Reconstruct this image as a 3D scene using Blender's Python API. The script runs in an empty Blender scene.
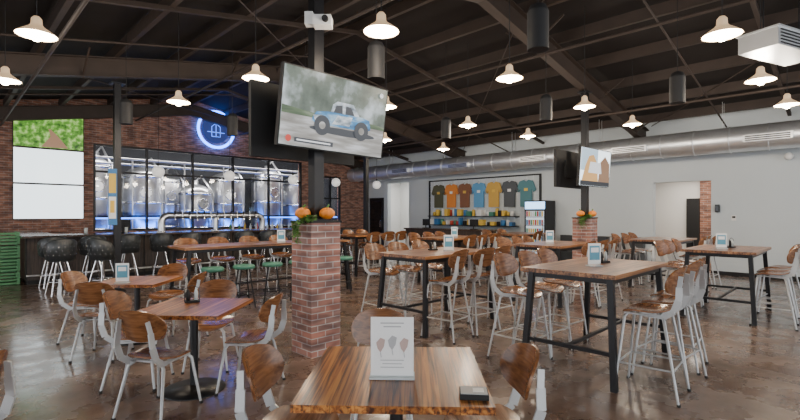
import bpy, math, random
from mathutils import Vector, Matrix
random.seed(7)
S2=math.sqrt(2)
R45=math.radians(45)
pi=math.pi
def room(B,A): return ((B-A)/S2,(B+A)/S2)

# ------------------------------------------------------------ materials
def newmat(name):
    m=bpy.data.materials.new(name); m.use_nodes=True
    nt=m.node_tree; b=nt.nodes['Principled BSDF']
    return m,nt,b
def mat(name,col,rough=.5,metal=0,em=None,es=0,coat=0,var=0,vscale=8,bump=0,bscale=60):
    m,nt,b=newmat(name)
    b.inputs['Base Color'].default_value=(*col,1)
    b.inputs['Roughness'].default_value=rough
    b.inputs['Metallic'].default_value=metal
    b.inputs['Coat Weight'].default_value=coat
    if em:
        b.inputs['Emission Color'].default_value=(*em,1)
        b.inputs['Emission Strength'].default_value=es
    tc=nt.nodes.new('ShaderNodeTexCoord')
    if var:
        n=nt.nodes.new('ShaderNodeTexNoise'); n.inputs['Scale'].default_value=vscale; n.inputs['Detail'].default_value=5
        nt.links.new(tc.outputs['Object'],n.inputs['Vector'])
        mx=nt.nodes.new('ShaderNodeMix'); mx.data_type='RGBA'
        nt.links.new(n.outputs['Fac'],mx.inputs[0])
        mx.inputs[6].default_value=(*[c*(1-var) for c in col],1)
        mx.inputs[7].default_value=(*[min(1,c*(1+var)) for c in col],1)
        nt.links.new(mx.outputs[2],b.inputs['Base Color'])
    if bump:
        n=nt.nodes.new('ShaderNodeTexNoise'); n.inputs['Scale'].default_value=bscale
        nt.links.new(tc.outputs['Object'],n.inputs['Vector'])
        bp=nt.nodes.new('ShaderNodeBump'); bp.inputs['Strength'].default_value=bump; bp.inputs['Distance'].default_value=.01
        nt.links.new(n.outputs['Fac'],bp.inputs['Height']); nt.links.new(bp.outputs[0],b.inputs['Normal'])
    return m
def brickmat(name,c1,c2,mortar,bw=.21,rh=.07,dark=.25):
    m,nt,b=newmat(name); L=nt.links.new
    tc=nt.nodes.new('ShaderNodeTexCoord'); sp=nt.nodes.new('ShaderNodeSeparateXYZ'); L(tc.outputs['Object'],sp.inputs[0])
    ad=nt.nodes.new('ShaderNodeMath'); ad.operation='ADD'; L(sp.outputs[0],ad.inputs[0]); L(sp.outputs[1],ad.inputs[1])
    cb=nt.nodes.new('ShaderNodeCombineXYZ'); L(ad.outputs[0],cb.inputs[0]); L(sp.outputs[2],cb.inputs[1])
    br=nt.nodes.new('ShaderNodeTexBrick'); L(cb.outputs[0],br.inputs['Vector'])
    br.inputs['Scale'].default_value=1; br.inputs['Brick Width'].default_value=bw; br.inputs['Row Height'].default_value=rh
    br.inputs['Mortar Size'].default_value=.006; br.inputs['Mortar Smooth'].default_value=.2
    br.inputs['Color1'].default_value=(*c1,1); br.inputs['Color2'].default_value=(*c2,1); br.inputs['Mortar'].default_value=(*mortar,1)
    mp=nt.nodes.new('ShaderNodeMapping'); mp.inputs['Scale'].default_value=(1/bw*.9,1/rh*.9,1); L(cb.outputs[0],mp.inputs[0])
    wn=nt.nodes.new('ShaderNodeTexNoise'); wn.inputs['Scale'].default_value=.8; wn.inputs['Detail'].default_value=1; L(mp.outputs[0],wn.inputs['Vector'])
    rp=nt.nodes.new('ShaderNodeValToRGB'); rp.color_ramp.elements[0].position=.38; rp.color_ramp.elements[1].position=.62
    rp.color_ramp.elements[0].color=(dark,dark,dark*1.1,1); rp.color_ramp.elements[1].color=(1.0,1.0,1.0,1); L(wn.outputs['Fac'],rp.inputs[0])
    mx=nt.nodes.new('ShaderNodeMix'); mx.data_type='RGBA'; mx.blend_type='MULTIPLY'; mx.inputs[0].default_value=.8
    L(br.outputs['Color'],mx.inputs[6]); L(rp.outputs[0],mx.inputs[7]); L(mx.outputs[2],b.inputs['Base Color'])
    b.inputs['Roughness'].default_value=.85
    bp=nt.nodes.new('ShaderNodeBump'); bp.inputs['Strength'].default_value=.6; bp.inputs['Distance'].default_value=.01; bp.invert=True
    L(br.outputs['Fac'],bp.inputs['Height']); L(bp.outputs[0],b.inputs['Normal'])
    return m
def woodmat(name,c1,c2,c3,rough=.3,plank=.09,scale=1.0,axis='X',coat=.2,spread=.14,pd=(.42,.34,.3),st=1.2):
    m,nt,b=newmat(name); L=nt.links.new
    tc=nt.nodes.new('ShaderNodeTexCoord'); mp=nt.nodes.new('ShaderNodeMapping'); L(tc.outputs['Object'],mp.inputs[0])
    mp.inputs['Scale'].default_value=(st,16,16) if axis=='X' else ((16,st,16) if axis=='Y' else (16,16,st))
    n=nt.nodes.new('ShaderNodeTexNoise'); n.inputs['Scale'].default_value=2.2*scale; n.inputs['Detail'].default_value=6; n.inputs['Distortion'].default_value=.6
    L(mp.outputs[0],n.inputs['Vector'])
    rp=nt.nodes.new('ShaderNodeValToRGB'); e=rp.color_ramp.elements; e[0].position=.5-spread; e[0].color=(*c1,1); e[1].position=.5+spread; e[1].color=(*c3,1)
    k=e.new(.5); k.color=(*c2,1); L(n.outputs['Fac'],rp.inputs[0])
    out=rp.outputs[0]
    if plank:
        sp=nt.nodes.new('ShaderNodeMapping'); L(tc.outputs['Object'],sp.inputs[0])
        if axis=='Y': sp.inputs['Rotation'].default_value=(0,0,math.pi/2)
        sp.inputs['Location'].default_value=(.9,.03,0)
        br=nt.nodes.new('ShaderNodeTexBrick'); L(sp.outputs[0],br.inputs['Vector']); br.inputs['Scale'].default_value=1
        br.inputs['Brick Width'].default_value=3.9; br.inputs['Row Height'].default_value=plank; br.inputs['Mortar Size'].default_value=.0016
        br.inputs['Color1'].default_value=(*pd,1); br.inputs['Color2'].default_value=(1.0,1.0,1.0,1); br.inputs['Mortar'].default_value=(.2,.2,.2,1)
        mx=nt.nodes.new('ShaderNodeMix'); mx.data_type='RGBA'; mx.blend_type='MULTIPLY'; mx.inputs[0].default_value=.9
        L(out,mx.inputs[6]); L(br.outputs['Color'],mx.inputs[7]); out=mx.outputs[2]
    L(out,b.inputs['Base Color']); b.inputs['Roughness'].default_value=rough; b.inputs['Coat Weight'].default_value=coat; b.inputs['Coat Roughness'].default_value=.15
    return m

M={}
M['brick']=brickmat('brick_red',(.45,.20,.125),(.28,.14,.10),(.42,.37,.34),dark=.32)
M['brick_col']=brickmat('brick_column',(.52,.23,.17),(.31,.19,.165),(.62,.57,.54),dark=.38)
M['paint']=mat('paint_grey',(.58,.63,.65),.7,var=.04,vscale=1.5)
M['white']=mat('white_paint',(.78,.78,.76),.6)
M['black']=mat('black_metal',(.010,.010,.012),.4,.3)
M['blackmatte']=mat('black_matte',(.01,.01,.011),.7)
M['chairmetal']=mat('grey_powdercoat',(.50,.51,.515),.33,.25)
M['chrome']=mat('chrome',(.8,.8,.82),.15,1)
M['steel']=mat('stainless',(.70,.71,.73),.3,.95)
M['galv']=mat('galvanised_duct',(.72,.74,.76),.36,.8,var=.12,vscale=5)
M['walnut']=woodmat('walnut_ply',(.11,.042,.016),(.21,.083,.030),(.31,.135,.052),rough=.25,plank=0,scale=1.2,axis='X',spread=.2)
M['top']=woodmat('tabletop_wood',(.09,.024,.007),(.42,.14,.029),(.66,.29,.07),rough=.3,plank=.082,scale=1.3,axis='Y',coat=.15,spread=.12,st=.6)
M['topd']=woodmat('tabletop_wood_dark',(.12,.045,.016),(.32,.135,.05),(.48,.23,.09),rough=.3,plank=.11,scale=1.1,axis='X',coat=.12,spread=.13,st=.7)
M['bar']=woodmat('bar_front_wood',(.02,.014,.011),(.045,.03,.022),(.075,.05,.038),rough=.5,plank=0,axis='Z')
M['bartop']=mat('bar_top',(.07,.045,.033),.2,coat=.4)
M['ceil']=mat('ceiling_deck',(.013,.009,.0075),.9,var=.4,vscale=2)
M['beam']=mat('steel_beam_primer',(.042,.028,.021),.65,var=.3,vscale=4)
M['vinyl']=mat('black_vinyl',(.035,.04,.043),.38)
M['teal']=mat('teal_vinyl',(.06,.22,.15),.4)
M['pumpkin']=mat('pumpkin_skin',(.80,.24,.02),.5,var=.2,vscale=12)
M['green']=mat('leaf_green',(.09,.2,.035),.6,var=.4,vscale=20)
M['greenp']=mat('green_plastic',(.10,.30,.13),.5)
M['bulb']=mat('lamp_glow',(1,.9,.75),.5,em=(1,.84,.60),es=26)
M['shade']=mat('lamp_shade_enamel',(.72,.60,.45),.35,em=(1,.62,.30),es=.45)
M['globe']=mat('globe_glass',(.9,.9,.88),.3,em=(1,.95,.88),es=.5)
M['neon']=mat('neon_blue',(.02,.1,1),.4,em=(.03,.17,1),es=12)
M['neonw']=mat('neon_pale',(.2,.4,1),.4,em=(.10,.28,1),es=1.6)
M['paper']=mat('paper_white',(.86,.86,.85),.5)
M['scr_w']=mat('screen_white',(.0,.0,.0),.2,em=(.84,.94,.98),es=2.6)
M['scr_off']=mat('screen_off',(.008,.009,.011),.12)
def scol(n,c,s=1.0): return mat(n,(0,0,0),.3,em=c,es=s*1.35)
m,nt,b=newmat('window_glass'); nt.nodes.remove(b)
tr=nt.nodes.new('ShaderNodeBsdfTransparent'); gl=nt.nodes.new('ShaderNodeBsdfGlossy'); gl.inputs['Roughness'].default_value=.03
ms=nt.nodes.new('ShaderNodeMixShader'); ms.inputs[0].default_value=.025
nt.links.new(tr.outputs[0],ms.inputs[1]); nt.links.new(gl.outputs[0],ms.inputs[2]); nt.links.new(ms.outputs[0],nt.nodes['Material Output'].inputs[0])
M['glass']=m
m,nt,b=newmat('polished_concrete'); L=nt.links.new
tc=nt.nodes.new('ShaderNodeTexCoord')
n1=nt.nodes.new('ShaderNodeTexNoise'); n1.inputs['Scale'].default_value=1.3; n1.inputs['Detail'].default_value=9; n1.inputs['Roughness'].default_value=.7
L(tc.outputs['Object'],n1.inputs['Vector'])
rp=nt.nodes.new('ShaderNodeValToRGB'); e=rp.color_ramp.elements
e[0].position=.34; e[0].color=(.075,.045,.033,1); e[1].position=.66; e[1].color=(.25,.175,.135,1)
k=e.new(.5); k.color=(.15,.098,.074,1); L(n1.outputs['Fac'],rp.inputs[0]); L(rp.outputs[0],b.inputs['Base Color'])
n2=nt.nodes.new('ShaderNodeTexNoise'); n2.inputs['Scale'].default_value=3; n2.inputs['Detail'].default_value=5; L(tc.outputs['Object'],n2.inputs['Vector'])
mr=nt.nodes.new('ShaderNodeMapRange'); mr.inputs[1].default_value=.3; mr.inputs[2].default_value=.7; mr.inputs[3].default_value=.13; mr.inputs[4].default_value=.42; L(n2.outputs['Fac'],mr.inputs[0]); L(mr.outputs[0],b.inputs['Roughness'])
b.inputs['Coat Weight'].default_value=.3; b.inputs['Coat Roughness'].default_value=.12
M['floor']=m

# ------------------------------------------------------------ mesh builder
class MB:
    def __init__(s): s.v=[];s.f=[];s.m=[];s.sm=[];s.mats=[]
    def mi(s,k):
        if k not in s.mats: s.mats.append(k)
        return s.mats.index(k)
    def add(s,vs,fs,k,smooth=False):
        o=len(s.v); s.v+= [tuple(x) for x in vs]; i=s.mi(k)
        for f in fs: s.f.append([o+q for q in f]); s.m.append(i); s.sm.append(smooth)
    def box(s,c,d,k,rot=None):
        hx,hy,hz=d[0]/2,d[1]/2,d[2]/2
        vs=[Vector((x,y,z)) for x in(-hx,hx) for y in(-hy,hy) for z in(-hz,hz)]
        if rot: vs=[rot@v for v in vs]
        vs=[v+Vector(c) for v in vs]
        s.add(vs,[(0,1,3,2),(4,6,7,5),(0,4,5,1),(2,3,7,6),(0,2,6,4),(1,5,7,3)],k)
    def bx(s,a,b,k):
        s.box([(a[i]+b[i])/2 for i in range(3)],[abs(b[i]-a[i]) for i in range(3)],k)
    def bar(s,p,q,w,h,k,up=(0,0,1)):
        p=Vector(p);q=Vector(q);d=(q-p).normalized();u=Vector(up)
        if abs(d.dot(u))>.99:u=Vector((0,1,0))
        x=d.cross(u).normalized();y=x.cross(d).normalized();vs=[]
        for c in(p,q):
            for a,b in((-1,-1),(1,-1),(1,1),(-1,1)): vs.append(c+x*a*w/2+y*b*h/2)
        s.add(vs,[(3,2,1,0),(4,5,6,7),(0,1,5,4),(1,2,6,5),(2,3,7,6),(3,0,4,7)],k)
    def cyl(s,p,q,r,k,r2=None,n=12,cap=True,smooth=True):
        s.tube([p,q],[r,r if r2 is None else r2],k,n,cap,smooth)
    def tube(s,pts,rs,k,n=8,cap=True,smooth=True,closed=False):
        pts=[Vector(p) for p in pts]
        if not hasattr(rs,'__len__'): rs=[rs]*len(pts)
        N=len(pts);vs=[];prev=None
        for i,p in enumerate(pts):
            if closed: t=(pts[(i+1)%N]-pts[i-1])
            else: t=pts[min(i+1,N-1)]-pts[max(i-1,0)]
            t.normalize()
            if prev is None:
                a=Vector((0,0,1)) if abs(t.z)<.9 else Vector((0,1,0))
                x=t.cross(a).normalized()
            else: x=(prev-t*prev.dot(t)).normalized()
            prev=x;y=t.cross(x)
            for j in range(n):
                a=2*math.pi*j/n; vs.append(p+(x*math.cos(a)+y*math.sin(a))*rs[i])
        fs=[]
        for i in range(N if closed else N-1):
            i2=(i+1)%N
            for j in range(n):
                j2=(j+1)%n; fs.append((i*n+j,i*n+j2,i2*n+j2,i2*n+j))
        s.add(vs,fs,k,smooth)
        if cap and not closed:
            s.add(vs[:n],[tuple(range(n))[::-1]],k); s.add(vs[-n:],[tuple(range(n))],k)
    def lathe(s,prof,c,k,n=20,smooth=True):
        vs=[];fs=[];c=Vector(c)
        for r,z in prof:
            for j in range(n):
                a=2*math.pi*j/n; vs.append(c+Vector((r*math.cos(a),r*math.sin(a),z)))
        for i in range(len(prof)-1):
            for j in range(n):
                j2=(j+1)%n; fs.append((i*n+j,i*n+j2,(i+1)*n+j2,(i+1)*n+j))
        s.add(vs,fs,k,smooth)
    def sphere(s,c,r,k,n=16,sz=1,lobes=0):
        vs=[];fs=[];m=n//2
        for i in range(m+1):
            ph=math.pi*i/m
            for j in range(n):
                a=2*math.pi*j/n; rr=r*math.sin(ph)*(1+(.07*math.cos(lobes*a) if lobes else 0))
                vs.append((c[0]+rr*math.cos(a),c[1]+rr*math.sin(a),c[2]+r*sz*math.cos(ph)))
        for i in range(m):
            for j in range(n): j2=(j+1)%n; fs.append((i*n+j,(i+1)*n+j,(i+1)*n+j2,i*n+j2))
        s.add(vs,fs,k,True)
    def sheet(s,fn,off,nu,nv,k,kk=.75):
        top=[];bot=[];off=Vector(off)
        for j in range(nv+1):
            for i in range(nu+1):
                u=-1+2*i/nu;v=-1+2*j/nv
                uu=u*math.sqrt(1-kk*v*v/2);vv=v*math.sqrt(1-kk*u*u/2)
                p=Vector(fn(uu,vv)); top.append(p);bot.append(p-off)
        W=nu+1;fs=[]
        for j in range(nv):
            for i in range(nu):
                a=j*W+i; fs.append((a,a+1,a+W+1,a+W))
        s.add(top,fs,k,True); s.add(bot,[f[::-1] for f in fs],k,True)
        ring=[i for i in range(W)]+[j*W+nu for j in range(1,nv+1)]+[nv*W+i for i in range(nu-1,-1,-1)]+[j*W for j in range(nv-1,0,-1)]
        n=len(ring); vs=[top[r] for r in ring]+[bot[r] for r in ring]
        s.add(vs,[(i,n+i,n+(i+1)%n,(i+1)%n) for i in range(n)],k,False)
    def poly(s,pts,k): s.add(pts,[tuple(range(len(pts)))],k)
    def prism(s,pts2,y0,y1,k):
        n=len(pts2); vs=[(x,y0,z) for x,z in pts2]+[(x,y1,z) for x,z in pts2]
        s.add(vs,[tuple(range(n)),tuple(range(2*n-1,n-1,-1))]+[(i,n+i,n+(i+1)%n,(i+1)%n) for i in range(n)],k)
    def mesh(s,name):
        me=bpy.data.meshes.new(name); me.from_pydata(s.v,[],s.f)
        for k in s.mats: me.materials.append(M[k])
        me.polygons.foreach_set('material_index',s.m); me.polygons.foreach_set('use_smooth',s.sm); me.update()
        return me
    def obj(s,name,loc=(0,0,0),rz=0,rx=0): return inst(s.mesh(name),name,loc,rz,rx)
def inst(me,name,loc=(0,0,0),rz=0,rx=0,ry=0):
    o=bpy.data.objects.new(name,me); o.location=loc; o.rotation_euler=(rx,ry,rz)
    bpy.context.scene.collection.objects.link(o); return o
def robj(mb,name): return mb.obj(name,(0,0,0),R45)

# ------------------------------------------------------------ room shell
WA=17.0; WB=14.5; EAVE=4.25; RB=6.3; SL=.18
def roofz(B): return EAVE+SL*(WB-B) if B>RB else EAVE+SL*(WB-RB)-SL*(RB-B)
mb=MB(); mb.bx((-7,-7,-.1),(19,24,0),'floor'); robj(mb,'floor')
mb=MB()
W0,W1,Z0,Z1=3.4,11.0,1.05,3.82
D0,D1,DZ=11.95,13.1,3.3
def strip(b0,b1,z0):
    pts=[(b0,z0),(b1,z0),(b1,roofz(b1))]
    if b0<RB<b1: pts.append((RB,roofz(RB)))
    pts.append((b0,roofz(b0)))
    mb.prism(pts,WA,WA+.25,'brick')
strip(-7,W0,0); mb.bx((W0,WA,0),(W1,WA+.25,Z0),'brick'); strip(W0,W1,Z1); strip(W1,D0,0); strip(D0,D1,DZ); strip(D1,WB+.2,0)
robj(mb,'wall_left')
mb=MB()
H1=(2.8,4.2,2.5); H2=(13.95,15.3,3.0)
def wr(a0,a1,z0,z1): mb.bx((WB,a0,z0),(WB+.2,a1,z1),'paint')
ZT=EAVE
wr(-7,H1[0],0,ZT); wr(H1[0],H1[1],H1[2],ZT); wr(H1[1],H2[0],0,ZT); wr(H2[0],H2[1],H2[2],ZT); wr(H2[1],WA,0,ZT)
robj(mb,'wall_right')
mb=MB(); mb.bx((WB-.015,-7,0),(WB,H1[0],.1),'blackmatte'); mb.bx((WB-.015,H1[1],0),(WB,H2[0],.1),'blackmatte'); robj(mb,'baseboard_right')
mb=MB()
mb.bx((17.2,H1[0]-2.5,0),(17.3,H1[1]+1.5,2.9),'white'); mb.bx((WB+.2,H1[1]+1.4,0),(17.3,H1[1]+1.5,2.9),'white')
mb.bx((WB+.2,H1[0]-2.5,2.8),(17.3,H1[1]+1.5,2.9),'white'); mb.bx((17.1,3.62,0),(17.19,3.98,2.1),'blackmatte')
mb.bx((WB+.2,H1[0]-2.6,0),(17.3,H1[0]-2.5,2.9),'brick'); mb.bx((17.08,H1[0]-2.4,0),(17.19,3.6,2.8),'brick')
robj(mb,'wall_hallway')
mb=MB(); mb.bx((17,13,0),(17.1,17,3.4),'white'); mb.bx((WB+.2,12.9,0),(17.1,13.0,3.4),'white'); mb.bx((WB+.2,17,0),(17.1,17.1,3.4),'white'); mb.bx((WB+.2,13,3.3),(17.1,17,3.4),'white')
robj(mb,'wall_vestibule')
M['daylight']=mat('daylight_pane',(.8,.9,1),.3,em=(.85,.92,1),es=2.4)
mb=MB(); mb.bx((16.95,13.6,.9),(17.0,15.6,2.2),'daylight')
for a in (13.6,14.6,15.6): mb.bx((16.9,a-.04,.87),(16.97,a+.04,2.23),'black')
for z in (.9,1.6,2.2): mb.bx((16.9,13.6,z-.03),(16.97,15.6,z+.03),'black')
robj(mb,'window_2')
mb=MB(); mb.bx((WB-.05,15.55,0),(WB-.002,16.5,2.35),'black'); mb.bx((WB-.06,15.65,.2),(WB-.045,16.4,2.2),'scr_off'); mb.bx((WB-.1,15.7,1.0),(WB-.07,15.73,1.3),'chrome')
robj(mb,'door_2')
mb=MB()
for b0,b1 in((-7,RB),(RB,WB+.3)):
    mb.add([(b0,-7,roofz(b0)),(b1,-7,roofz(b1)),(b1,WA+.3,roofz(b1)),(b0,WA+.3,roofz(b0)),(b0,-7,roofz(b0)+.1),(b1,-7,roofz(b1)+.1),(b1,WA+.3,roofz(b1)+.1),(b0,WA+.3,roofz(b0)+.1)],
       [(0,1,2,3),(7,6,5,4),(0,4,5,1),(2,6,7,3),(1,5,6,2),(0,3,7,4)],'ceil')
robj(mb,'ceiling')
RA=[-2.1,4.4,10.9]
mb=MB()
for a in RA+[16.8]:
    for b0,b1 in((-7,RB),(RB,WB)):
        for dz,w,h in((-.24,.18,.02),(-.62,.18,.02),(-.43,.015,.38)):
            mb.bar((b0,a,roofz(b0)+dz),(b1,a,roofz(b1)+dz),w,h,'beam')
for a in (1.2,7.6,14.0):
    for b0,b1 in((-7,RB),(RB,WB)): mb.bar((b0,a,roofz(b0)-.25),(b1,a,roofz(b1)-.25),.07,.07,'beam')
robj(mb,'ceiling_rafter')
mb=MB(); b=-6.3
while b<WB:
    z=roofz(b)-.12; mb.bx((b-.008,-7,z-.1),(b+.008,WA,z+.1),'beam'); mb.bx((b-.01,-7,z-.11),(b+.07,WA,z-.1),'beam'); b+=1.26
robj(mb,'ceiling_purlin')
mb=MB()
for bb in (1.2,4.6,8.2,11.6): mb.cyl((bb,-7,roofz(bb)-.72),(bb,WA,roofz(bb)-.72),.03,'beam',n=8)
for a in (2.4,8.8,13.5):
    for b0,b1 in((-7,RB),(RB,WB)): mb.cyl((b0,a,roofz(b0)-.5),(b1,a,roofz(b1)-.5),.02,'beam',n=6)
for a in RA:
    for bb in (-1,2,5,8,11,13.5):
        for sg in(-1,1): mb.bar((bb,a,roofz(bb)-.62),(bb,a+sg*.6,roofz(bb)-.2),.03,.03,'beam')
for a0 in (-2.1,4.4,10.9):
    mb.cyl((1,a0,roofz(1)-.3),(7.5,a0+6.2,roofz(7.5)-.3),.012,'beam',n=6); mb.cyl((7.5,a0,roofz(7.5)-.3),(14,a0+6.2,roofz(14)-.3),.012,'beam',n=6)
robj(mb,'ceiling_pipework')

# ------------------------------------------------------------ brewery window + room
mb=MB()
fw=.06
for z in (Z0+fw/2,Z1-fw/2,2.95): mb.bx((W0,WA-.02,z-fw/2),(W1,WA+.1,z+fw/2),'black')
nb=5
for i in range(nb+1):
    x=W0+fw/2+(W1-W0-fw)*i/nb; mb.bx((x-fw/2,WA-.021,Z0),(x+fw/2,WA+.1,Z1),'black')
mb.bx((W0,WA+.12,Z0),(W1,WA+.13,Z1),'glass')
robj(mb,'window_1')
mb=MB()
for x in (D0+.035,D1-.035,(D0+D1)/2): mb.bx((x-.03,WA-.02,.005),(x+.03,WA+.1,DZ-.005),'black')
for z in (.04,1.05,2.3,DZ-.04): mb.bx((D0+.005,WA-.02,z-.03),(D1-.005,WA+.1,z+.03),'black')
mb.bx((D0+.005,WA+.12,.01),(D1-.005,WA+.13,DZ-.01),'glass'); robj(mb,'door_1')
M['brewwall']=mat('brewhouse_wall',(.04,.043,.05),.8)
mb=MB(); mb.bx((2.5,23,0),(15,23.1,5.5),'brewwall'); mb.bx((2.4,WA+.25,0),(2.5,23.1,5.5),'brewwall'); mb.bx((15,WA+.25,0),(15.1,23.1,5.5),'brewwall'); mb.bx((2.4,WA+.25,5.4),(15.1,23.1,5.5),'brewwall')
robj(mb,'wall_brewhouse')
def tank(r,h,base=1.0):
    mb=MB()
    mb.lathe([(.06,base-.6),(.12,base-.55),(r,base),(r,base+h),(r*.93,base+h+.12),(r*.7,base+h+.25),(r*.3,base+h+.34),(.12,base+h+.36),(.12,base+h+.5),(0.001,base+h+.5)],(0,0,0),'steel',n=32)
    for z in (base+.05,base+h*.5,base+h-.05): mb.lathe([(r+.001,z-.04),(r+.03,z-.02),(r+.03,z+.02),(r+.001,z+.04)],(0,0,0),'chrome',n=32)
    for a in range(4):
        t=pi/4+a*pi/2; mb.cyl((r*.85*math.cos(t),r*.85*math.sin(t),0),(r*.85*math.cos(t),r*.85*math.sin(t),base+.15),.05,'steel')
    zz=base+h*.68
    mb.cyl((0,-r-.07,zz),(0,-r+.05,zz),.2,'steel',n=20); mb.tube([(.2*math.cos(t),-r-.08,zz+.2*math.sin(t)) for t in [i*pi/8 for i in range(16)]],.02,'chrome',closed=True,n=6)
    mb.cyl((0,-r-.07,zz-.0),(0,-r-.1,zz),.04,'chrome',n=10)
    mb.tube([(r*.6,-r*.9,.6),(r*.75,-r*.95,1.6),(r*.75,-r*.9,base+h),(r*.3,-r*.2,base+h+.7),(0,0,base+h+.45)],.04,'steel',n=8)
    return mb.mesh('brewing_tank')
t1=tank(.72,2.05); t2=tank(.6,1.45); t3=tank(.58,2.3)
for B,A,t in ((3.9,19.2,t3),(5.6,19.6,t1),(7.3,19.0,t2),(8.9,19.6,t1),(10.6,19.2,t3),(12.4,19.6,t1),(4.6,21.8,t1),(7.1,21.9,t1),(9.8,21.9,t1),(11.9,22.0,t3)):
    x,y=room(B,A); inst(t,'brewing_tank',(x,y,0),R45+random.uniform(-.3,.3))
mb=MB()
for i,z in enumerate((3.5,3.32)): mb.cyl((2.7,17.9+.1*i,z),(14.5,17.9+.1*i,z),.04,'steel',n=10)
for bb in (4.75,6.5,8.0,9.8,11.5): mb.cyl((bb,17.95,.0),(bb,17.95,3.5),.03,'steel',n=8)
mb.bx((2.7,17.75,1.5),(14.5,18.1,1.55),'blackmatte')
robj(mb,'brewhouse_pipework')
M['ledblue']=mat('led_blue',(.02,.1,1),.4,em=(.03,.2,1),es=6)
mb=MB(); mb.bx((3.5,17.7,1.43),(14,17.73,1.48),'ledblue'); robj(mb,'led_light_strip')
def area(name,loc,rot,sx,sy,p,col=(1,1,1)):
    l=bpy.data.lights.new(name,'AREA'); l.shape='RECTANGLE'; l.size=sx; l.size_y=sy; l.energy=p; l.color=col
    o=bpy.data.objects.new(name,l); o.location=loc; o.rotation_euler=rot; bpy.context.scene.collection.objects.link(o); return o
x,y=room(8.5,18.0); area('brewhouse_ceiling_light',(x,y,5.3),(math.radians(25),0,R45),11,.5,620,(1,.98,.95))
x,y=room(8.5,18.3); area('brewhouse_blue_light',(x,y,.5),(math.radians(125),0,R45),10,.3,200,(.03,.2,1))
x,y=room(16,3.2); area('hallway_light',(x,y,2.75),(0,0,R45),1.6,2.5,70,(1,.90,.78))
x,y=room(15.8,15); area('vestibule_light',(x,y,3.25),(0,0,R45),1.6,2.5,70,(1,.97,.93))

def tv(w,h,face,layers=None,name='wall_tv',d=.06):
    mb=MB(); mb.box((0,d/2+.001,0),(w,d,h),'blackmatte'); mb.box((0,d+.02,0),(w*.45,.04,h*.45),'blackmatte')
    mb.box((0,-.001,0),(w-.03,.006,h-.03),face)
    if layers:
        for i,(pts,k) in enumerate(layers):
            mb.poly([(x*w/2*.975,-.006-.0012*i,z*h/2*.96) for x,z in pts],k)
    return mb.mesh(name)
def rect(x0,z0,x1,z1): return [(x0,z0),(x1,z0),(x1,z1),(x0,z1)]
def ell(cx,cz,rx,rz,n=20): return [(cx+rx*math.cos(2*math.pi*i/n),cz+rz*math.sin(2*math.pi*i/n)) for i in range(n)]
def noisescreen(name,cols,scale,strength=1.2,stretch=(1,1,1)):
    m,nt,b=newmat(name); L=nt.links.new
    tc=nt.nodes.new('ShaderNodeTexCoord'); mp=nt.nodes.new('ShaderNodeMapping'); mp.inputs['Scale'].default_value=stretch; L(tc.outputs['Object'],mp.inputs[0])
    n=nt.nodes.new('ShaderNodeTexNoise'); n.inputs['Scale'].default_value=scale; n.inputs['Detail'].default_value=5; L(mp.outputs[0],n.inputs['Vector'])
    rp=nt.nodes.new('ShaderNodeValToRGB'); e=rp.color_ramp.elements
    e[0].position=.32; e[0].color=(*cols[0],1); e[1].position=.68; e[1].color=(*cols[-1],1)
    for i,c in enumerate(cols[1:-1]): q=e.new(.32+.36*(i+1)/(len(cols)-1)); q.color=(*c,1)
    L(n.outputs['Fac'],rp.inputs[0]); b.inputs['Base Color'].default_value=(0,0,0,1); b.inputs['Roughness'].default_value=.25
    L(rp.outputs[0],b.inputs['Emission Color']); b.inputs['Emission Strength'].default_value=strength
    return m
M['scr_forest']=noisescreen('screen_forest',[(.02,.07,.01),(.10,.28,.03),(.40,.62,.18)],7,1.5)
M['scr_track']=noisescreen('screen_blur_track',[(.035,.06,.035),(.13,.17,.13),(.60,.67,.70)],2.3,1.15,(1.6,1,1.4))
M['scr_dust']=noisescreen('screen_dust',[(.20,.18,.155),(.38,.365,.34),(.68,.68,.70)],3.5,1.15,(.6,1,4))
M['scr_path']=scol('screen_path',(.30,.17,.10)); M['scr_dark']=scol('screen_dark',(.03,.035,.045))
M['scr_blue']=noisescreen('screen_truck_blue',[(.02,.08,.2),(.04,.26,.55),(.45,.62,.75)],5,1.2,(1,1,2.5))
M['scr_body']=noisescreen('screen_truck_body',[(.08,.12,.16),(.45,.52,.58),(.90,.92,.95)],8,1.25,(1,1,2))
M['scr_red']=scol('screen_red',(.6,.04,.02)); M['scr_wh']=scol('screen_text_white',(.85,.87,.9)); M['scr_tan']=scol('screen_warm',(.75,.42,.15)); M['scr_sky']=scol('screen_sky',(.55,.72,.85))
M['scr_grass']=noisescreen('screen_grass',[(.03,.07,.02),(.09,.15,.06),(.30,.35,.24)],5,1.1,(.5,1,3))
x0,y0=room(2.29,WA-.1)
me=tv(1.68,1.0,'scr_forest',[([(-.25,-.97),(.55,-.97),(.22,-.2),(.02,.15),(-.04,.15),(.02,-.3)],'scr_path')],'wall_tv')
inst(me,'wall_tv',(x0,y0,4.03),R45)
me=tv(1.68,1.02,'scr_w',None,'wall_tv')
inst(me,'wall_tv',(x0,y0,3.0),R45); inst(me,'wall_tv',(x0,y0,1.96),R45)
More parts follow.
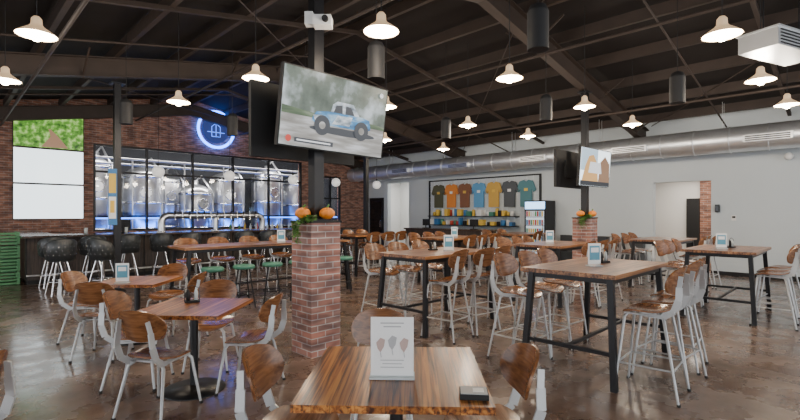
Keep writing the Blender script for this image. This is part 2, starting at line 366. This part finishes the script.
# neon sign
mb=MB(); N=40
mb.tube([(.66*math.cos(i*2*pi/N),-.03,.66*math.sin(i*2*pi/N)) for i in range(N)],.05,'neon',closed=True)
mb.tube([(-.16,0,-.26),(-.16,0,.1),(0,0,.24),(.16,0,.1),(.16,0,-.26),(-.16,0,-.26)],.012,'neonw'); mb.tube([(0,0,-.26),(0,0,.2)],.012,'neonw'); mb.tube([(-.32,0,-.1),(.32,0,-.1)],.012,'neonw')
M['signback']=mat('sign_backing',(.06,.07,.11),.6)
mb.cyl((0,.02,0),(0,.07,0),.5,'signback',n=28)
x,y=room(7.25,WA-.09); mb.obj('neon_sign',(x,y,4.73),R45)
l=bpy.data.lights.new('neon_glow','POINT'); l.energy=14; l.color=(.05,.2,1); l.shadow_soft_size=.3; l.specular_factor=0
o=bpy.data.objects.new('neon_glow',l); x,y=room(7.25,WA-.45); o.location=(x,y,4.73); bpy.context.scene.collection.objects.link(o)

# ------------------------------------------------------------ duct
mb=MB(); DB=13.75; DZc=3.42; DR=.31
mb.cyl((DB,-6.9,DZc),(DB,16.95,DZc),DR,'galv',n=32)
a=-6
while a<16.9:
    mb.tube([(DB+(DR+.008)*math.cos(t*math.pi/12),a,DZc+(DR+.008)*math.sin(t*math.pi/12)) for t in range(24)],.014,'galv',closed=True,n=6); a+=.75
for a in (-1.5,1.5,4.5,7.4,10.4,13.4):
    mb.bx((DB-DR-.10,a-.45,DZc-.13),(DB-DR+.1,a+.45,DZc+.03),'galv')
    for i in range(3): mb.bx((DB-DR-.105,a-.41,DZc-.11+i*.045),(DB-DR-.098,a+.41,DZc-.085+i*.045),'blackmatte')
    for s in(-1,1): mb.bar((DB+s*.1,a+.9,DZc+DR-.02),(DB+s*.1,a+.9,roofz(DB)-.02),.03,.005,'galv')
robj(mb,'ceiling_duct')
mb=MB(); mb.box((0,0,0),(1.1,.45,.22),'galv')
for i in range(5): mb.box((0,-.23,-.08+i*.04),(1.0,.02,.012),'blackmatte')
mb.box((0,0,.12),(1.14,.49,.02),'galv')
for s in(-1,1): mb.cyl((s*.42,0,.12),(s*.42,0,1.0),.008,'black',n=6)
mb.obj('air_handler',(5.02,6.05,3.79),R45-.35)

# ------------------------------------------------------------ columns
def leafball(mb,c,r,n,droop=0,up=.12):
    for i in range(n):
        a=random.uniform(0,2*math.pi); d=r*random.uniform(.3,1); h=random.uniform(-.02,up)-droop*d
        p=Vector(c)+Vector((d*math.cos(a),d*math.sin(a),h)); q=p+Vector((.05*math.cos(a),.05*math.sin(a),random.uniform(-.04,.03))); w=Vector((-math.sin(a),math.cos(a),.2))*.018
        m_=(p+q)/2; mb.add([p,m_+w,q,m_-w],[(0,1,2,3)],'green')
def column(x,y,h=1.5,s=.4):
    B,A=(x+y)/S2,(y-x)/S2; zt=roofz(B)
    mb=MB(); mb.bx((-s/2,-s/2,0),(s/2,s/2,h),'brick_col'); mb.bx((-s/2-.012,-s/2-.012,h),(s/2+.012,s/2+.012,h+.025),'blackmatte')
    mb.bx((-.065,-.065,h),(.065,.065,zt-.64),'black'); mb.bx((-.12,-.12,h+.02),(.12,.12,h+.035),'black'); mb.bx((-.12,-.12,zt-.67),(.12,.12,zt-.64),'black')
    return mb.obj('brick_column',(x,y,0),R45)
C1=(-.98,5.37); C2=(4.18,10.4)
column(*C1); column(*C2)
def pumpkin(r):
    mb=MB(); mb.sphere((0,0,r*.78),r,'pumpkin',n=32,sz=.8,lobes=8); mb.tube([(0,0,r*1.5),(.01,0,r*1.75),(.03,0,r*1.95)],[.016,.012,.014],'green',n=6); return mb.mesh('pumpkin')
pm=pumpkin(.085)
for (cx,cy),offs in ((C1,((-.135,-.085,.3),(.14,-.07,1))),(C2,((.15,-.05,1),(-.13,-.08,2)))):
    for dx,dy,r in offs: inst(pm,'pumpkin',(cx+dx,cy+dy,1.54),r)
for cx,cy in (C1,C2):
    mb=MB(); mb.lathe([(.001,0),(.03,0),(.036,.04),(.001,.04)],(0,0,0),'brick_col',n=12)
    for k in range(8):
        a=-pi*.98+k*.16
        pts=[(0,0,.03),(.05*math.cos(a),.05*math.sin(a),.03),(.10*math.cos(a)-.09,.10*math.sin(a)+.02,-.03),(.11*math.cos(a)-.11,.11*math.sin(a)+.01,-.11-.04*(k%4))]
        mb.tube(pts,.004,'green',n=5)
        for j in range(12):
            t=j/11*2.99; i=int(t); f=t-i; P=Vector(pts[i]).lerp(Vector(pts[i+1]),f); leafball(mb,P,.03,3,up=.015)
    mb.obj('trailing_plant',(cx+.0,cy-.23,1.53),0)
for B,A in ((2.6,10.9),(9.4,10.9)):
    x,y=room(B,A); mb=MB(); zt=roofz(B)-.75; mb.bx((-.06,-.06,0),(.06,.06,zt),'black'); mb.bx((-.13,-.13,0),(.13,.13,.02),'black'); mb.bx((-.13,-.13,zt-.02),(.13,.13,zt),'black'); mb.obj('steel_post',(x,y,0),R45)
M['yellow']=mat('yellow',(.75,.5,.08),.5); M['blue']=mat('blue',(.05,.2,.45),.5); M['red']=mat('red',(.5,.05,.03),.5)
M['clearg']=mat('glassware',(.6,.65,.65),.1)
x,y=room(2.6,10.9); mb=MB(); mb.box((0,0,0),(.16,.02,1.15),'blue'); mb.box((0,-.012,.28),(.13,.004,.4),'yellow'); mb.box((0,-.012,-.22),(.13,.004,.45),'paper'); mb.box((0,-.015,-.2),(.08,.004,.25),'yellow'); mb.obj('beer_banner',(x-.02,y-.12,1.95),.3)

truck=[(rect(-1,-1,1,-.2),'scr_dust'),([(-1,-.2),(-1,.0),(-.4,-.08),(.3,-.02),(1,-.1),(1,-.2)],'scr_grass'),
 (ell(.15,-.46,.66,.10),'scr_dark'),
 ([(-.16,-.1),(-.10,.26),(-.02,.36),(.30,.36),(.42,.12),(.5,-.1)],'scr_body'),
 ([(-.09,.0),(-.04,.24),(.08,.28),(.10,.0)],'scr_dark'),([(.15,.0),(.15,.28),(.26,.26),(.36,.0)],'scr_dark'),
 ([(-.46,-.16),(-.40,-.02),(-.2,.04),(.5,.06),(.66,.0),(.70,-.26),(.6,-.32),(-.36,-.34),(-.48,-.28)],'scr_blue'),
 ([(-.1,-.28),(.0,-.02),(.3,.0),(.25,-.26)],'scr_body'),([(-.42,-.26),(-.46,-.12),(-.3,-.08),(-.2,-.26)],'scr_body'),
 (ell(-.28,-.36,.15,.27),'scr_dark'),(ell(.5,-.34,.15,.27),'scr_dark'),(ell(-.28,-.36,.06,.10),'scr_dust'),(ell(.5,-.34,.06,.10),'scr_dust'),
 (ell(-.86,-.83,.05,.09),'scr_red'),(rect(-.76,-.9,-.05,-.78),'scr_dark'),(rect(-.72,-.86,-.1,-.82),'scr_wh'),(ell(.86,.8,.04,.07),'scr_wh')]
me=tv(1.42,.86,'scr_track',truck,'hanging_tv')
inst(me,'hanging_tv',(C1[0]+.26,C1[1]-.10,2.735),R45-.06,math.radians(7),math.radians(1.8))
me_off=tv(1.45,.84,'scr_off',None,'hanging_tv')
inst(me_off,'hanging_tv',(C1[0]-.18,C1[1]+.22,2.66),R45+pi)
sc=[(rect(-1,-.2,.1,1),'scr_sky'),([(-.9,-.75),(-.7,.1),(-.5,.6),(-.2,.7),(.1,.2),(.2,-.75)],'scr_tan'),([(.2,-.75),(.25,.3),(.6,.7),(.95,.3),(1,-.75)],'scr_path'),([(-.5,-.3),(-.4,.3),(.3,.3),(.4,-.3)],'scr_wh'),(rect(-1,-1,1,-.75),'scr_dark')]
me2=tv(1.45,.84,'scr_w',sc,'hanging_tv')
inst(me2,'hanging_tv',(C2[0]+.20,C2[1]-.1,2.63),R45-.05,math.radians(4)); inst(me_off,'hanging_tv',(C2[0]-.28,C2[1]+.25,2.62),R45+pi)
for C in (C1,C2):
    mb=MB(); mb.box((0,0,0),(.16,.16,.3),'black'); mb.bar((0,-.08,0),(0,-.10,0),.2,.2,'black'); mb.bar((0,.08,.0),(-.0,.14,0),.06,.06,'black'); mb.obj('tv_mount_bracket',(C[0],C[1],2.66),R45)
mb=MB(); mb.box((0,0,0),(.2,.16,.11),'white'); mb.cyl((.04,-.08,0),(.04,-.12,0),.035,'blackmatte'); mb.box((-.15,0,.03),(.09,.1,.14),'white'); mb.bar((0,.08,.0),(0,.12,0),.05,.05,'black'); mb.obj('projector',(C1[0]+.12,C1[1]-.24,3.74),0)

# ------------------------------------------------------------ chairs
def chair_mesh(H,name,high=False):
    mb=MB()
    def seat(u,v):
        return (.215*u*(1-.06*v),.205*v+.01,H+.02*u*u-.03*max(0,v-.3)**2*2+.02*max(0,-v-.2)**2*3)
    mb.sheet(seat,(0,0,.014),12,12,'walnut',.8)
    bz=H+.285; hb=.13
    def back(u,v):
        return (.215*u,-.245-.05*v*.8+.075*u*u,bz+hb*v)
    mb.sheet(back,(0,.014,0),14,10,'walnut',.85)
    zl=H-.03
    sp=.05 if not high else .09
    for s in(-1,1):
        mb.tube([(s*.13,.15,zl),(s*.165,.165,zl-.03),(s*(.2+sp*.3),.2+sp*.4,0)],[.013,.014,.011],'chairmetal',n=8)
        mb.tube([(s*.13,-.13,zl),(s*.165,-.15,zl-.03),(s*(.2+sp*.4),-.2-sp*.8,0)],[.013,.014,.011],'chairmetal',n=8)
        pts=[(s*.13,.02,H-.025),(s*.15,-.14,H-.03),(s*.165,-.225,H+.03),(s*.165,-.26,H+.13),(s*.15,-.262,H+.24),(s*.13,-.272,H+.33)]
        ws=[.03,.04,.055,.055,.045,.03]
        for i in range(len(pts)-1):
            mb.bar(pts[i],pts[i+1],.012,(ws[i]+ws[i+1])/2,'chairmetal',up=(0,1,0) if i>1 else (0,0,1))
        mb.tube([(s*.14,.17,zl),(s*.14,-.15,zl)],.011,'chairmetal',n=6)
    for y in(.13,-.1): mb.tube([(-.15,y,zl),(.15,y,zl)],.011,'chairmetal',n=6)
    if high:
        fz=.27; t=1-fz/zl
        f=lambda sx,sy:(sx*(.165+(.2+sp*.3-.165)*t),(.165+(.035+sp*.4)*t) if sy>0 else -(.15+(.05+sp*.8)*t),fz)
        P=[f(-1,1),f(1,1),f(1,-1),f(-1,-1)]
        for i in range(4): mb.tube([P[i],P[(i+1)%4]],.009,'chairmetal',n=6)
    for s in(-1,1):
        for yy in (.2+sp*.4,-.2-sp*.8): mb.cyl((s*(.2+sp*.35),yy,0),(s*(.2+sp*.35),yy,.02),.016,'blackmatte',n=8)
    return mb.mesh(name)
CH=chair_mesh(.46,'dining_chair'); HC=chair_mesh(.74,'high_dining_chair',True)
def chair(x,y,face): inst(CH,'dining_chair',(x,y,0),face-math.pi/2)
def hchair(x,y,face): inst(HC,'high_dining_chair',(x,y,0),face-math.pi/2)

# ------------------------------------------------------------ tables
def top_slab(mb,L,W,z,t,k):
    mb.bx((-L/2,-W/2,z-t),(L/2,W/2,z),k)
def hightable(L,W,k='topd'):
    mb=MB(); z=1.05; top_slab(mb,L,W,z,.04,k)
    a,b=L/2-.1,W/2-.08
    for sx in(-1,1):
        for sy in(-1,1):
            mb.bar((sx*a,sy*b,z-.04),(sx*(a+.07),sy*(b+.06),0),.055,.055,'black',up=(1,0,0))
        mb.bar((sx*a,-b,z-.07),(sx*a,b,z-.07),.04,.05,'black'); mb.bar((sx*(a+.045),-b-.04,.32),(sx*(a+.045),b+.04,.32),.035,.035,'black')
    for sy in(-1,1): mb.bar((-a,sy*b,z-.07),(a,sy*b,z-.07),.04,.05,'black')
    mb.bar((-a-.045,0,.32),(a+.045,0,.32),.03,.03,'black')
    return mb.mesh('high_table')
HT=hightable(1.6,.95)
def set_high(x,y,n=3,L=1.6,W=.95,me=None,sides=(1,-1)):
    inst(me or HT,'high_table',(x,y,0),R45)
    e1=Vector((1,1,0))/S2; e2=Vector((-1,1,0))/S2
    for s in sides:
        for i in range(n):
            t=(i-(n-1)/2)*(L/n*.96)+random.uniform(-.03,.03); o=W/2+.15+random.uniform(-.03,.05)
            p=Vector((x,y,0))+e1*t+e2*o*s
            hchair(p.x,p.y,(math.radians(135) if s<0 else math.radians(-45))+random.uniform(-.12,.12))
set_high(2.15,5.0); set_high(.55,6.8); set_high(5.3,7.45); set_high(2.95,8.7); set_high(1.3,11.0); set_high(5.9,10.3)
set_high(-.9,12.6); set_high(3.4,13.2,n=2)
T7=hightable(3.4,.8); set_high(-2.55,8.9,n=5,L=3.4,W=.8,me=T7,sides=(1,))
mb=MB(); mb.lathe([(.001,.665),(.165,.665),(.18,.68),(.18,.71),(.165,.73),(.001,.735)],(0,0,0),'teal',n=20)
for i in range(4):
    a=pi/4+i*pi/2; mb.tube([(.1*math.cos(a),.1*math.sin(a),.66),(.21*math.cos(a),.21*math.sin(a),0)],.013,'black',n=6)
mb.tube([(.175*math.cos(i*pi/8),.175*math.sin(i*pi/8),.24) for i in range(16)],.009,'black',closed=True,n=6)
ST=mb.mesh('round_stool')
for i in range(6):
    x,y=-2.55+(-1.35+i*.54)/S2+.45,8.9+(-1.35+i*.54)/S2-.45; inst(ST,'round_stool',(x,y,0),random.random())
def fourtop(s,k='top'):
    mb=MB(); top_slab(mb,s,s,.76,.035,k); mb.cyl((0,0,.02),(0,0,.73),.035,'black'); mb.lathe([(.27,0),(.27,.012),(.1,.03),(.04,.05),(.001,.05)],(0,0,0),'black',n=28)
    for a in(0,1): mb.box((0,0,.715),(.5 if a else .06,.06 if a else .5,.02),'black')
    return mb.mesh('square_table')
F9=fourtop(.9); F8=fourtop(.8)
inst(F9,'square_table',(-.02,2.46,0),-.03)
inst(F8,'square_table',(-1.88,4.2,0),-.05); inst(F8,'square_table',(-3.34,5.85,0),.02)
chair(-.54,2.48,-.1); chair(.45,2.50,pi+.1); chair(-.13,3.26,-pi/2+.1)
chair(-1.95,3.74,pi/2-.25); chair(-1.38,4.25,pi-.1); chair(-1.98,4.84,-pi/2+.1); chair(-2.46,4.35,.1)
chair(-3.35,5.2,pi/2+.1); chair(-2.75,5.8,pi); chair(-3.3,6.5,-pi/2); chair(-3.95,5.85,0)
chair(-2.43,2.4,pi)
# bar
mb=MB(); B0,B1=1.35,10.6
mb.bx((B0,13.2,.1),(B1,13.9,1.06),'bar'); mb.bx((B0+.04,13.25,0),(B1-.04,13.85,.1),'blackmatte'); mb.bx((B0-.08,12.95,1.06),(B1+.08,13.95,1.11),'bartop')
mb.bx((B0,13.9,.1),(B0+.6,16.9,1.06),'bar'); mb.bx((B0-.08,13.95,1.06),(B0+.65,16.9,1.11),'bartop')
b=B0
while b<B1: mb.bx((b,13.18,.1),(b+.03,13.2,1.06),'blackmatte'); b+=.6
mb.cyl((B0,13.05,.22),(B1,13.05,.22),.025,'steel')
robj(mb,'bar_counter')
mb=MB(); mb.bx((3.4,16.4,0),(11,16.95,.95),'bar'); mb.bx((3.35,16.35,.95),(11.05,16.97,1.0),'steel'); robj(mb,'back_bar_counter')
mb=MB(); ta,tb=4.3,7.3
mb.tube([(ta,13.55,1.111),(ta,13.55,1.42),(ta+.05,13.55,1.51),(ta+.15,13.55,1.56),(tb-.15,13.55,1.56),(tb-.05,13.55,1.51),(tb,13.55,1.42),(tb,13.55,1.111)],.095,'steel',n=16)
i=0; b=ta+.3
while b<tb-.2:
    mb.cyl((b,13.5,1.54),(b,13.38,1.54),.015,'chrome',n=8); mb.cyl((b,13.39,1.54),(b,13.37,1.42),.014,'chrome',n=8)
    mb.cyl((b,13.4,1.55),(b,13.4,1.68),.012,('blackmatte','chrome')[i%2],r2=.02,n=8); b+=.2; i+=1
for b in (ta,tb,(ta+tb)/2): mb.lathe([(.12,0),(.12,.02),(.09,.03)],(b,13.55,1.111),'chrome',n=16)
mb.cyl(((ta+tb)/2,13.55,1.111),((ta+tb)/2,13.55,1.54),.07,'steel')
robj(mb,'beer_tap_tower')
mb=MB(); M['bottle']=mat('amber_glass',(.12,.05,.02),.1)
b=7.6
while b<10.9:
    h=random.uniform(.2,.34); k=random.choice(['bottle','clearg','clearg','yellow','white','red','green'])
    mb.lathe([(.001,0),(.04,0),(.04,h*.6),(.015,h*.75),(.015,h),(.001,h)],(b,16.55+random.uniform(-.1,.1),1.001),k,n=8)
    b+=random.uniform(.12,.25)
robj(mb,'bottle_row')
mb=MB()
for i in range(14):
    b=random.uniform(1.8,10.3)
    if 4.1<b<7.5: continue
    mb.lathe([(.001,0),(.035,0),(.042,.15),(.038,.15),(.032,.01),(.001,.01)],(b,13.4+random.uniform(-.2,.1),1.111),'clearg',n=10)
robj(mb,'glassware_group')
mb=MB(); mb.box((0,0,.22),(.34,.03,.24),'blackmatte'); mb.cyl((0,.02,0),(0,.02,.2),.02,'blackmatte'); mb.box((0,0.02,.01),(.2,.18,.02),'blackmatte'); mb.box((0,-.018,.22),(.31,.004,.2),'scr_w')
pos=mb.mesh('pos_terminal')
for B,A in ((3.4,13.65),(9.7,13.65)): x,y=room(B,A); inst(pos,'pos_terminal',(x,y,1.112),R45+pi*.8)
mb=MB(); H=.76
mb.lathe([(.001,H-.10),(.2,H-.10),(.235,H-.07),(.24,H-.02),(.21,H+.015),(.001,H+.02)],(0,0,0),'vinyl',n=24)
def arcback(r,t0,t1,n,z0,z1,th):
    vs=[];fs=[]
    for i in range(n+1):
        a=math.radians(t0+(t1-t0)*i/n); e=math.sin(math.pi*i/n)**.5; zt=z0+(z1-z0)*(.45+.55*e)
        for rr,z in((r,z0),(r+.03,zt),(r+.03+th*.5,zt+.02),(r+.03+th,zt),(r+th,z0)): vs.append((rr*math.cos(a),rr*math.sin(a),z))
    for i in range(n):
        for j in range(5): j2=(j+1)%5; fs.append((i*5+j,i*5+j2,(i+1)*5+j2,(i+1)*5+j))
    mb.add(vs,fs,'vinyl',True); mb.add(vs[:5],[(0,1,2,3,4)],'vinyl'); mb.add(vs[-5:],[(4,3,2,1,0)],'vinyl')
arcback(.2,170,370,24,H-.06,H+.34,.045)
for r_ in range(3):
    for i in range(9):
        a=math.radians(190+160*i/8+(10 if r_%2 else 0)); mb.sphere((.268*math.cos(a),.268*math.sin(a),H+.04+.08*r_),.010,'chrome',n=6)
for i in range(4):
    a=pi/4+i*pi/2; mb.tube([(.12*math.cos(a),.12*math.sin(a),H-.1),(.2*math.cos(a),.2*math.sin(a),.35),(.28*math.cos(a),.28*math.sin(a),0)],.015,'chrome',n=8)
mb.tube([(.215*math.cos(i*pi/10),.215*math.sin(i*pi/10),.27) for i in range(20)],.011,'chrome',closed=True,n=6)
BS=mb.mesh('bar_stool')
b=1.75
while b<10.4:
    x,y=room(b,12.55+random.uniform(-.06,.06)); inst(BS,'bar_stool',(x,y,0),R45+random.uniform(-.5,.5)); b+=.74
for x,y,r in ((-6.75,9.15,.9),(-6.1,9.45,-.3)): inst(BS,'bar_stool',(x,y,0),r)
mb=MB()
for i in range(4):
    z=.01+i*.3
    for s in(-1,1):
        for j in range(4): mb.box((0,s*.24,z+.03+j*.07),(.7,.02,.035),'greenp'); mb.box((s*.35,0,z+.03+j*.07),(.02,.48,.035),'greenp')
        for t in(-1,1): mb.box((s*.34,t*.23,z+.14),(.05,.05,.28),'greenp')
        mb.box((0,s*.24,z+.14),(.04,.025,.28),'greenp')
    mb.box((0,0,z+.01),(.7,.48,.02),'greenp')
x,y=room(.92,13.75); mb.obj('green_crate_stack',(x,y,0),R45)
# ------------------------------------------------------------ merch wall
mb=MB(); mb.bx((WB-.03,7.7,1.1),(WB-.002,12.7,2.95),'paint')
for a in (7.7,12.7): mb.bx((WB-.07,a-.03,1.0),(WB-.003,a+.03,2.98),'black')
mb.bx((WB-.07,7.7,2.93),(WB-.003,12.7,2.98),'black')
a=7.95
while a<12.6: mb.bx((WB-.045,a,1.1),(WB-.03,a+.012,2.93),'galv'); a+=.25
z=1.2
while z<2.9: mb.bx((WB-.045,7.7,z),(WB-.03,12.7,z+.01),'galv'); z+=.22
for z in (1.15,1.5): mb.bx((WB-.4,8.5,z),(WB-.04,12.5,z+.03),'black')
robj(mb,'merchandise_display_rack')
cols=[('shirt_olive',(.10,.10,.06)),('shirt_orange',(.72,.25,.05)),('shirt_brown',(.22,.10,.06)),('shirt_blue',(.12,.34,.58)),('shirt_gold',(.62,.38,.09)),('shirt_charcoal',(.09,.10,.11)),('shirt_teal',(.10,.24,.27))]
for i,(n_,c) in enumerate(cols):
    M[n_]=mat(n_,c,.9); mb=MB()
    P=[(-.21,-.44),(.21,-.44),(.21,.1),(.27,.0),(.36,.06),(.24,.33),(.09,.37),(0,.32),(-.09,.37),(-.24,.33),(-.36,.06),(-.27,0),(-.21,.1)]
    P=[(x*1.05,z*1.15) for x,z in P]
    mb.prism(P,-.02,.02,n_); mb.prism([(-.07,.04),(.07,.04),(.07,.14),(-.07,.14)],-.025,-.02,'paper' if i%2 else 'yellow'); mb.tube([(-.2,0,.35),(0,0,.46),(0,0,.5)],.008,'chrome',n=5)
    x,y=room(WB-.12,12.15-i*.66); mb.obj('t_shirt',(x,y,2.36),-R45)
mb=MB()
for z in (1.181,1.531):
    a=8.6
    while a<12.3:
        w=random.uniform(.08,.2); h=random.uniform(.12,.28); k=random.choice(['yellow','white','paper','blackmatte','red','yellow','teal','blue'])
        if random.random()<.5: mb.bx((WB-.35,a,z),(WB-.15,a+w,z+h),k)
        else: mb.lathe([(.001,0),(w/2,0),(w/2,h*.9),(w/3,h),(.001,h)],(WB-.22,a+w/2,z),k,n=10)
        a+=w+.04
robj(mb,'merchandise_goods')
mb=MB(); mb.bx((12.7,8.4,0),(13.3,12.4,1.02),'bar'); mb.bx((12.65,8.35,1.02),(13.35,12.45,1.07),'bartop'); robj(mb,'service_counter')
for B,A in ((13.0,9.4),(13.0,11.6)): x,y=room(B,A); inst(pos,'pos_terminal',(x,y,1.072),-R45+pi)
M['coolhdr']=mat('cooler_header',(.5,.7,1),.3,em=(.35,.62,1),es=3); M['coolin']=mat('cooler_interior',(.5,.55,.6),.4,em=(.7,.85,1),es=.6)
mb=MB(); mb.box((0,0,1.02),(.75,.65,2.04),'black'); mb.box((0,-.33,1.88),(.7,.02,.24),'coolhdr'); mb.box((0,-.328,1.0),(.64,.01,1.4),'coolin')
for z in (.4,.68,.96,1.24,1.52):
    mb.box((0,-.336,z-.02),(.64,.01,.02),'chrome')
    for j in range(8): mb.cyl((-.27+j*.077,-.35,z),(-.27+j*.077,-.35,z+.17),.028,random.choice(['yellow','blue','red','white','greenp']),n=8)
mb.box((.3,-.36,1.1),(.02,.03,.5),'chrome'); x,y=room(14.05,7.5); mb.obj('beverage_cooler',(x,y,0),-R45)
mb=MB(); mb.bx((13.85,4.4,.12),(14.4,6.9,.45),'vinyl'); mb.bx((14.28,4.4,.45),(14.45,6.9,.92),'vinyl'); mb.bx((13.9,4.45,0),(14.35,6.85,.12),'blackmatte')
for i in range(1,5): mb.bx((14.26,4.4+i*.5,.47),(14.28,4.42+i*.5,.9),'blackmatte')
robj(mb,'booth_bench')
mb=MB(); mb.box((0,0,0),(.1,.03,.14),'white'); mb.box((0,-.018,.02),(.07,.005,.05),'blackmatte'); x,y=room(WB-.02,2.3); mb.obj('thermostat',(x,y,1.5),-R45)
mb=MB(); mb.box((0,0,0),(.1,.08,.2),'black'); mb.box((0,-.05,0),(.07,.02,.16),'scr_off'); x,y=room(WB-.045,2.65); mb.obj('wall_sconce',(x,y,1.75),-R45)
mb=MB(); mb.cyl((0,0,0),(0,-.12,0),.04,'white'); mb.sphere((0,-.16,-.02),.09,'white'); x,y=room(WB-.01,1.2); mb.obj('security_camera',(x,y,3.0),-R45)

# ------------------------------------------------------------ lamps
mb=MB()
SC=.9
mb.lathe([(r*SC,z*SC) for r,z in [(.21,0),(.205,.012),(.15,.055),(.085,.10),(.06,.13),(.055,.2),(.03,.23),(.001,.235)]],(0,0,0),'shade',n=24)
mb.lathe([(r*SC,z*SC) for r,z in [(.20,.006),(.145,.05),(.08,.09),(.001,.09)]],(0,0,0),'bulb',n=24); mb.sphere((0,0,.0),.065,'bulb',n=12)
mb.cyl((0,0,.19),(0,0,2.5),.006,'blackmatte',n=6)
def trimmed(base,top):
    me=base.copy()
    for v in me.vertices:
        if v.co.z>2: v.co.z=top
    return me
LP=mb.mesh('pendant_lamp')
lamps=[(-.2,4.9),(1.57,6.6),(3.35,8.35),(5.05,10.0),(3.5,5.0),(5.25,6.7),(6.9,8.2),(-3.95,5.0),(-2.07,6.6),(-.25,8.35),(1.49,10.1),(3.2,11.5),(-5.75,6.7),(-3.85,8.0),(-.4,12.1),(-2.1,10.2),(1.3,13.8)]
for x,y in lamps:
    B=(x+y)/S2; zt=roofz(B); inst(trimmed(LP,zt-3.54),'pendant_lamp',(x,y,3.54))
    l=bpy.data.lights.new('pendant_bulb','POINT'); l.energy=62; l.color=(1,.86,.70); l.shadow_soft_size=.12
    o=bpy.data.objects.new('pendant_bulb',l); o.location=(x,y,3.40); bpy.context.scene.collection.objects.link(o)
mb=MB(); mb.cyl((0,0,-.22),(0,0,.16),.105,'blackmatte',n=20); mb.lathe([(.105,.16),(.08,.22),(.02,.25),(.001,.25)],(0,0,0),'blackmatte',n=20); mb.cyl((0,0,.24),(0,0,2.5),.005,'blackmatte',n=6)
SPK=mb.mesh('pendant_speaker')
for x,y in ((4.1,6.8),(-.29,5.6),(1.38,4.6),(2.57,8.1),(1.0,10.0),(-3.5,9.6),(-5.0,8.4)):
    B=(x+y)/S2; inst(trimmed(SPK,roofz(B)-3.46),'pendant_speaker',(x,y,3.46))
mb=MB(); mb.sphere((0,0,0),.16,'globe',n=20); mb.cyl((0,0,.15),(0,0,2.5),.006,'blackmatte',n=6); mb.cyl((0,0,.14),(0,0,.22),.03,'blackmatte',n=8); GL=mb.mesh('globe_pendant')
for B in (4.2,6.2,8.4,10.2,12.2):
    x,y=room(B,13.5); inst(trimmed(GL,roofz(B)-2.75),'globe_pendant',(x,y,2.75))

# ------------------------------------------------------------ tabletop items
M['menu']=mat('menu_print',(.50,.36,.32),.5); M['menublue']=mat('menu_blue',(.10,.33,.45),.5); M['text']=mat('menu_text',(.42,.42,.43),.5)
mb=MB(); mb.box((0,0,.16),(.22,.006,.3),'paper'); mb.box((0,.01,.006),(.23,.1,.01),'clearg')
for i,(x_,w_) in enumerate(((0,.12),(0,.09))): mb.box((x_,-.004,.28-.018*i),(w_,.002,.006),'text')
for i in range(3):
    cx=-.06+.06*i; z0=.15+.012*(i%2); mb.prism([(cx-.022,z0+.03),(cx-.015,z0),(cx,z0-.02),(cx+.018,z0+.01),(cx+.024,z0+.045),(cx,z0+.055)],-.006,-.004,('menu','text','menu')[i])
    mb.cyl((cx,-.005,z0-.02),(cx+.004,-.005,z0-.045),.002,'text',n=5)
for i in range(3): mb.box((0,-.004,.09-.018*i),(.12-.02*(i%2),.002,.004),'text')
mb.obj('table_menu_sign',(-.04,2.36,.761),-.03)
mb=MB(); mb.box((0,0,.012),(.13,.1,.024),'blackmatte'); mb.box((0,0,.026),(.12,.09,.004),'text'); mb.box((.02,0,.029),(.05,.05,.002),'paper'); mb.obj('coaster_holder',(.34,2.12,.761),-.1)
mb=MB(); mb.box((0,0,.13),(.15,.005,.22),'paper'); mb.box((0,-.004,.14),(.12,.002,.15),'menublue'); mb.box((0,0,.006),(.15,.08,.012),'clearg'); mb.box((0,-.006,.17),(.09,.002,.05),'paper'); cd=mb.mesh('table_card')
for x,y,z in ((2.05,4.85,1.051),(.72,6.8,1.051),(5.1,7.3,1.051),(2.8,8.6,1.051),(-3.38,5.6,.761),(-2.3,8.9,1.051),(1.3,11,1.051)): inst(cd,'table_card',(x,y,z),random.uniform(-.3,.3))
mb=MB(); mb.box((0,0,.01),(.13,.08,.02),'blackmatte')
for x_,k in((-.035,'blackmatte'),(.035,'clearg')): mb.lathe([(.001,.02),(.018,.02),(.018,.09),(.01,.12),(.001,.125)],(x_,0,0),k,n=10)
mb.tube([(-.065,0,.01),(-.065,0,.13),(0,0,.16),(.065,0,.13),(.065,0,.01)],.004,'black',n=5); cad=mb.mesh('condiment_caddy')
for x,y,z in ((-1.98,4.38,.761),(2.3,5.2,1.051),(.5,7.0,1.051),(5.4,7.5,1.051)): inst(cad,'condiment_caddy',(x,y,z),.5)

# ------------------------------------------------------------ light & camera
w=bpy.data.worlds.new('World'); bpy.context.scene.world=w; w.use_nodes=True
bg=w.node_tree.nodes['Background']; bg.inputs[0].default_value=(.94,.965,1,1); bg.inputs[1].default_value=3.1
cam=bpy.data.cameras.new('Camera'); co=bpy.data.objects.new('Camera',cam); bpy.context.scene.collection.objects.link(co)
co.location=(0,0,1.6); co.rotation_euler=(math.pi/2,0,0); cam.sensor_width=36; cam.lens=460/800*36; cam.shift_y=(214-210)/800; cam.clip_end=200
bpy.context.scene.camera=co
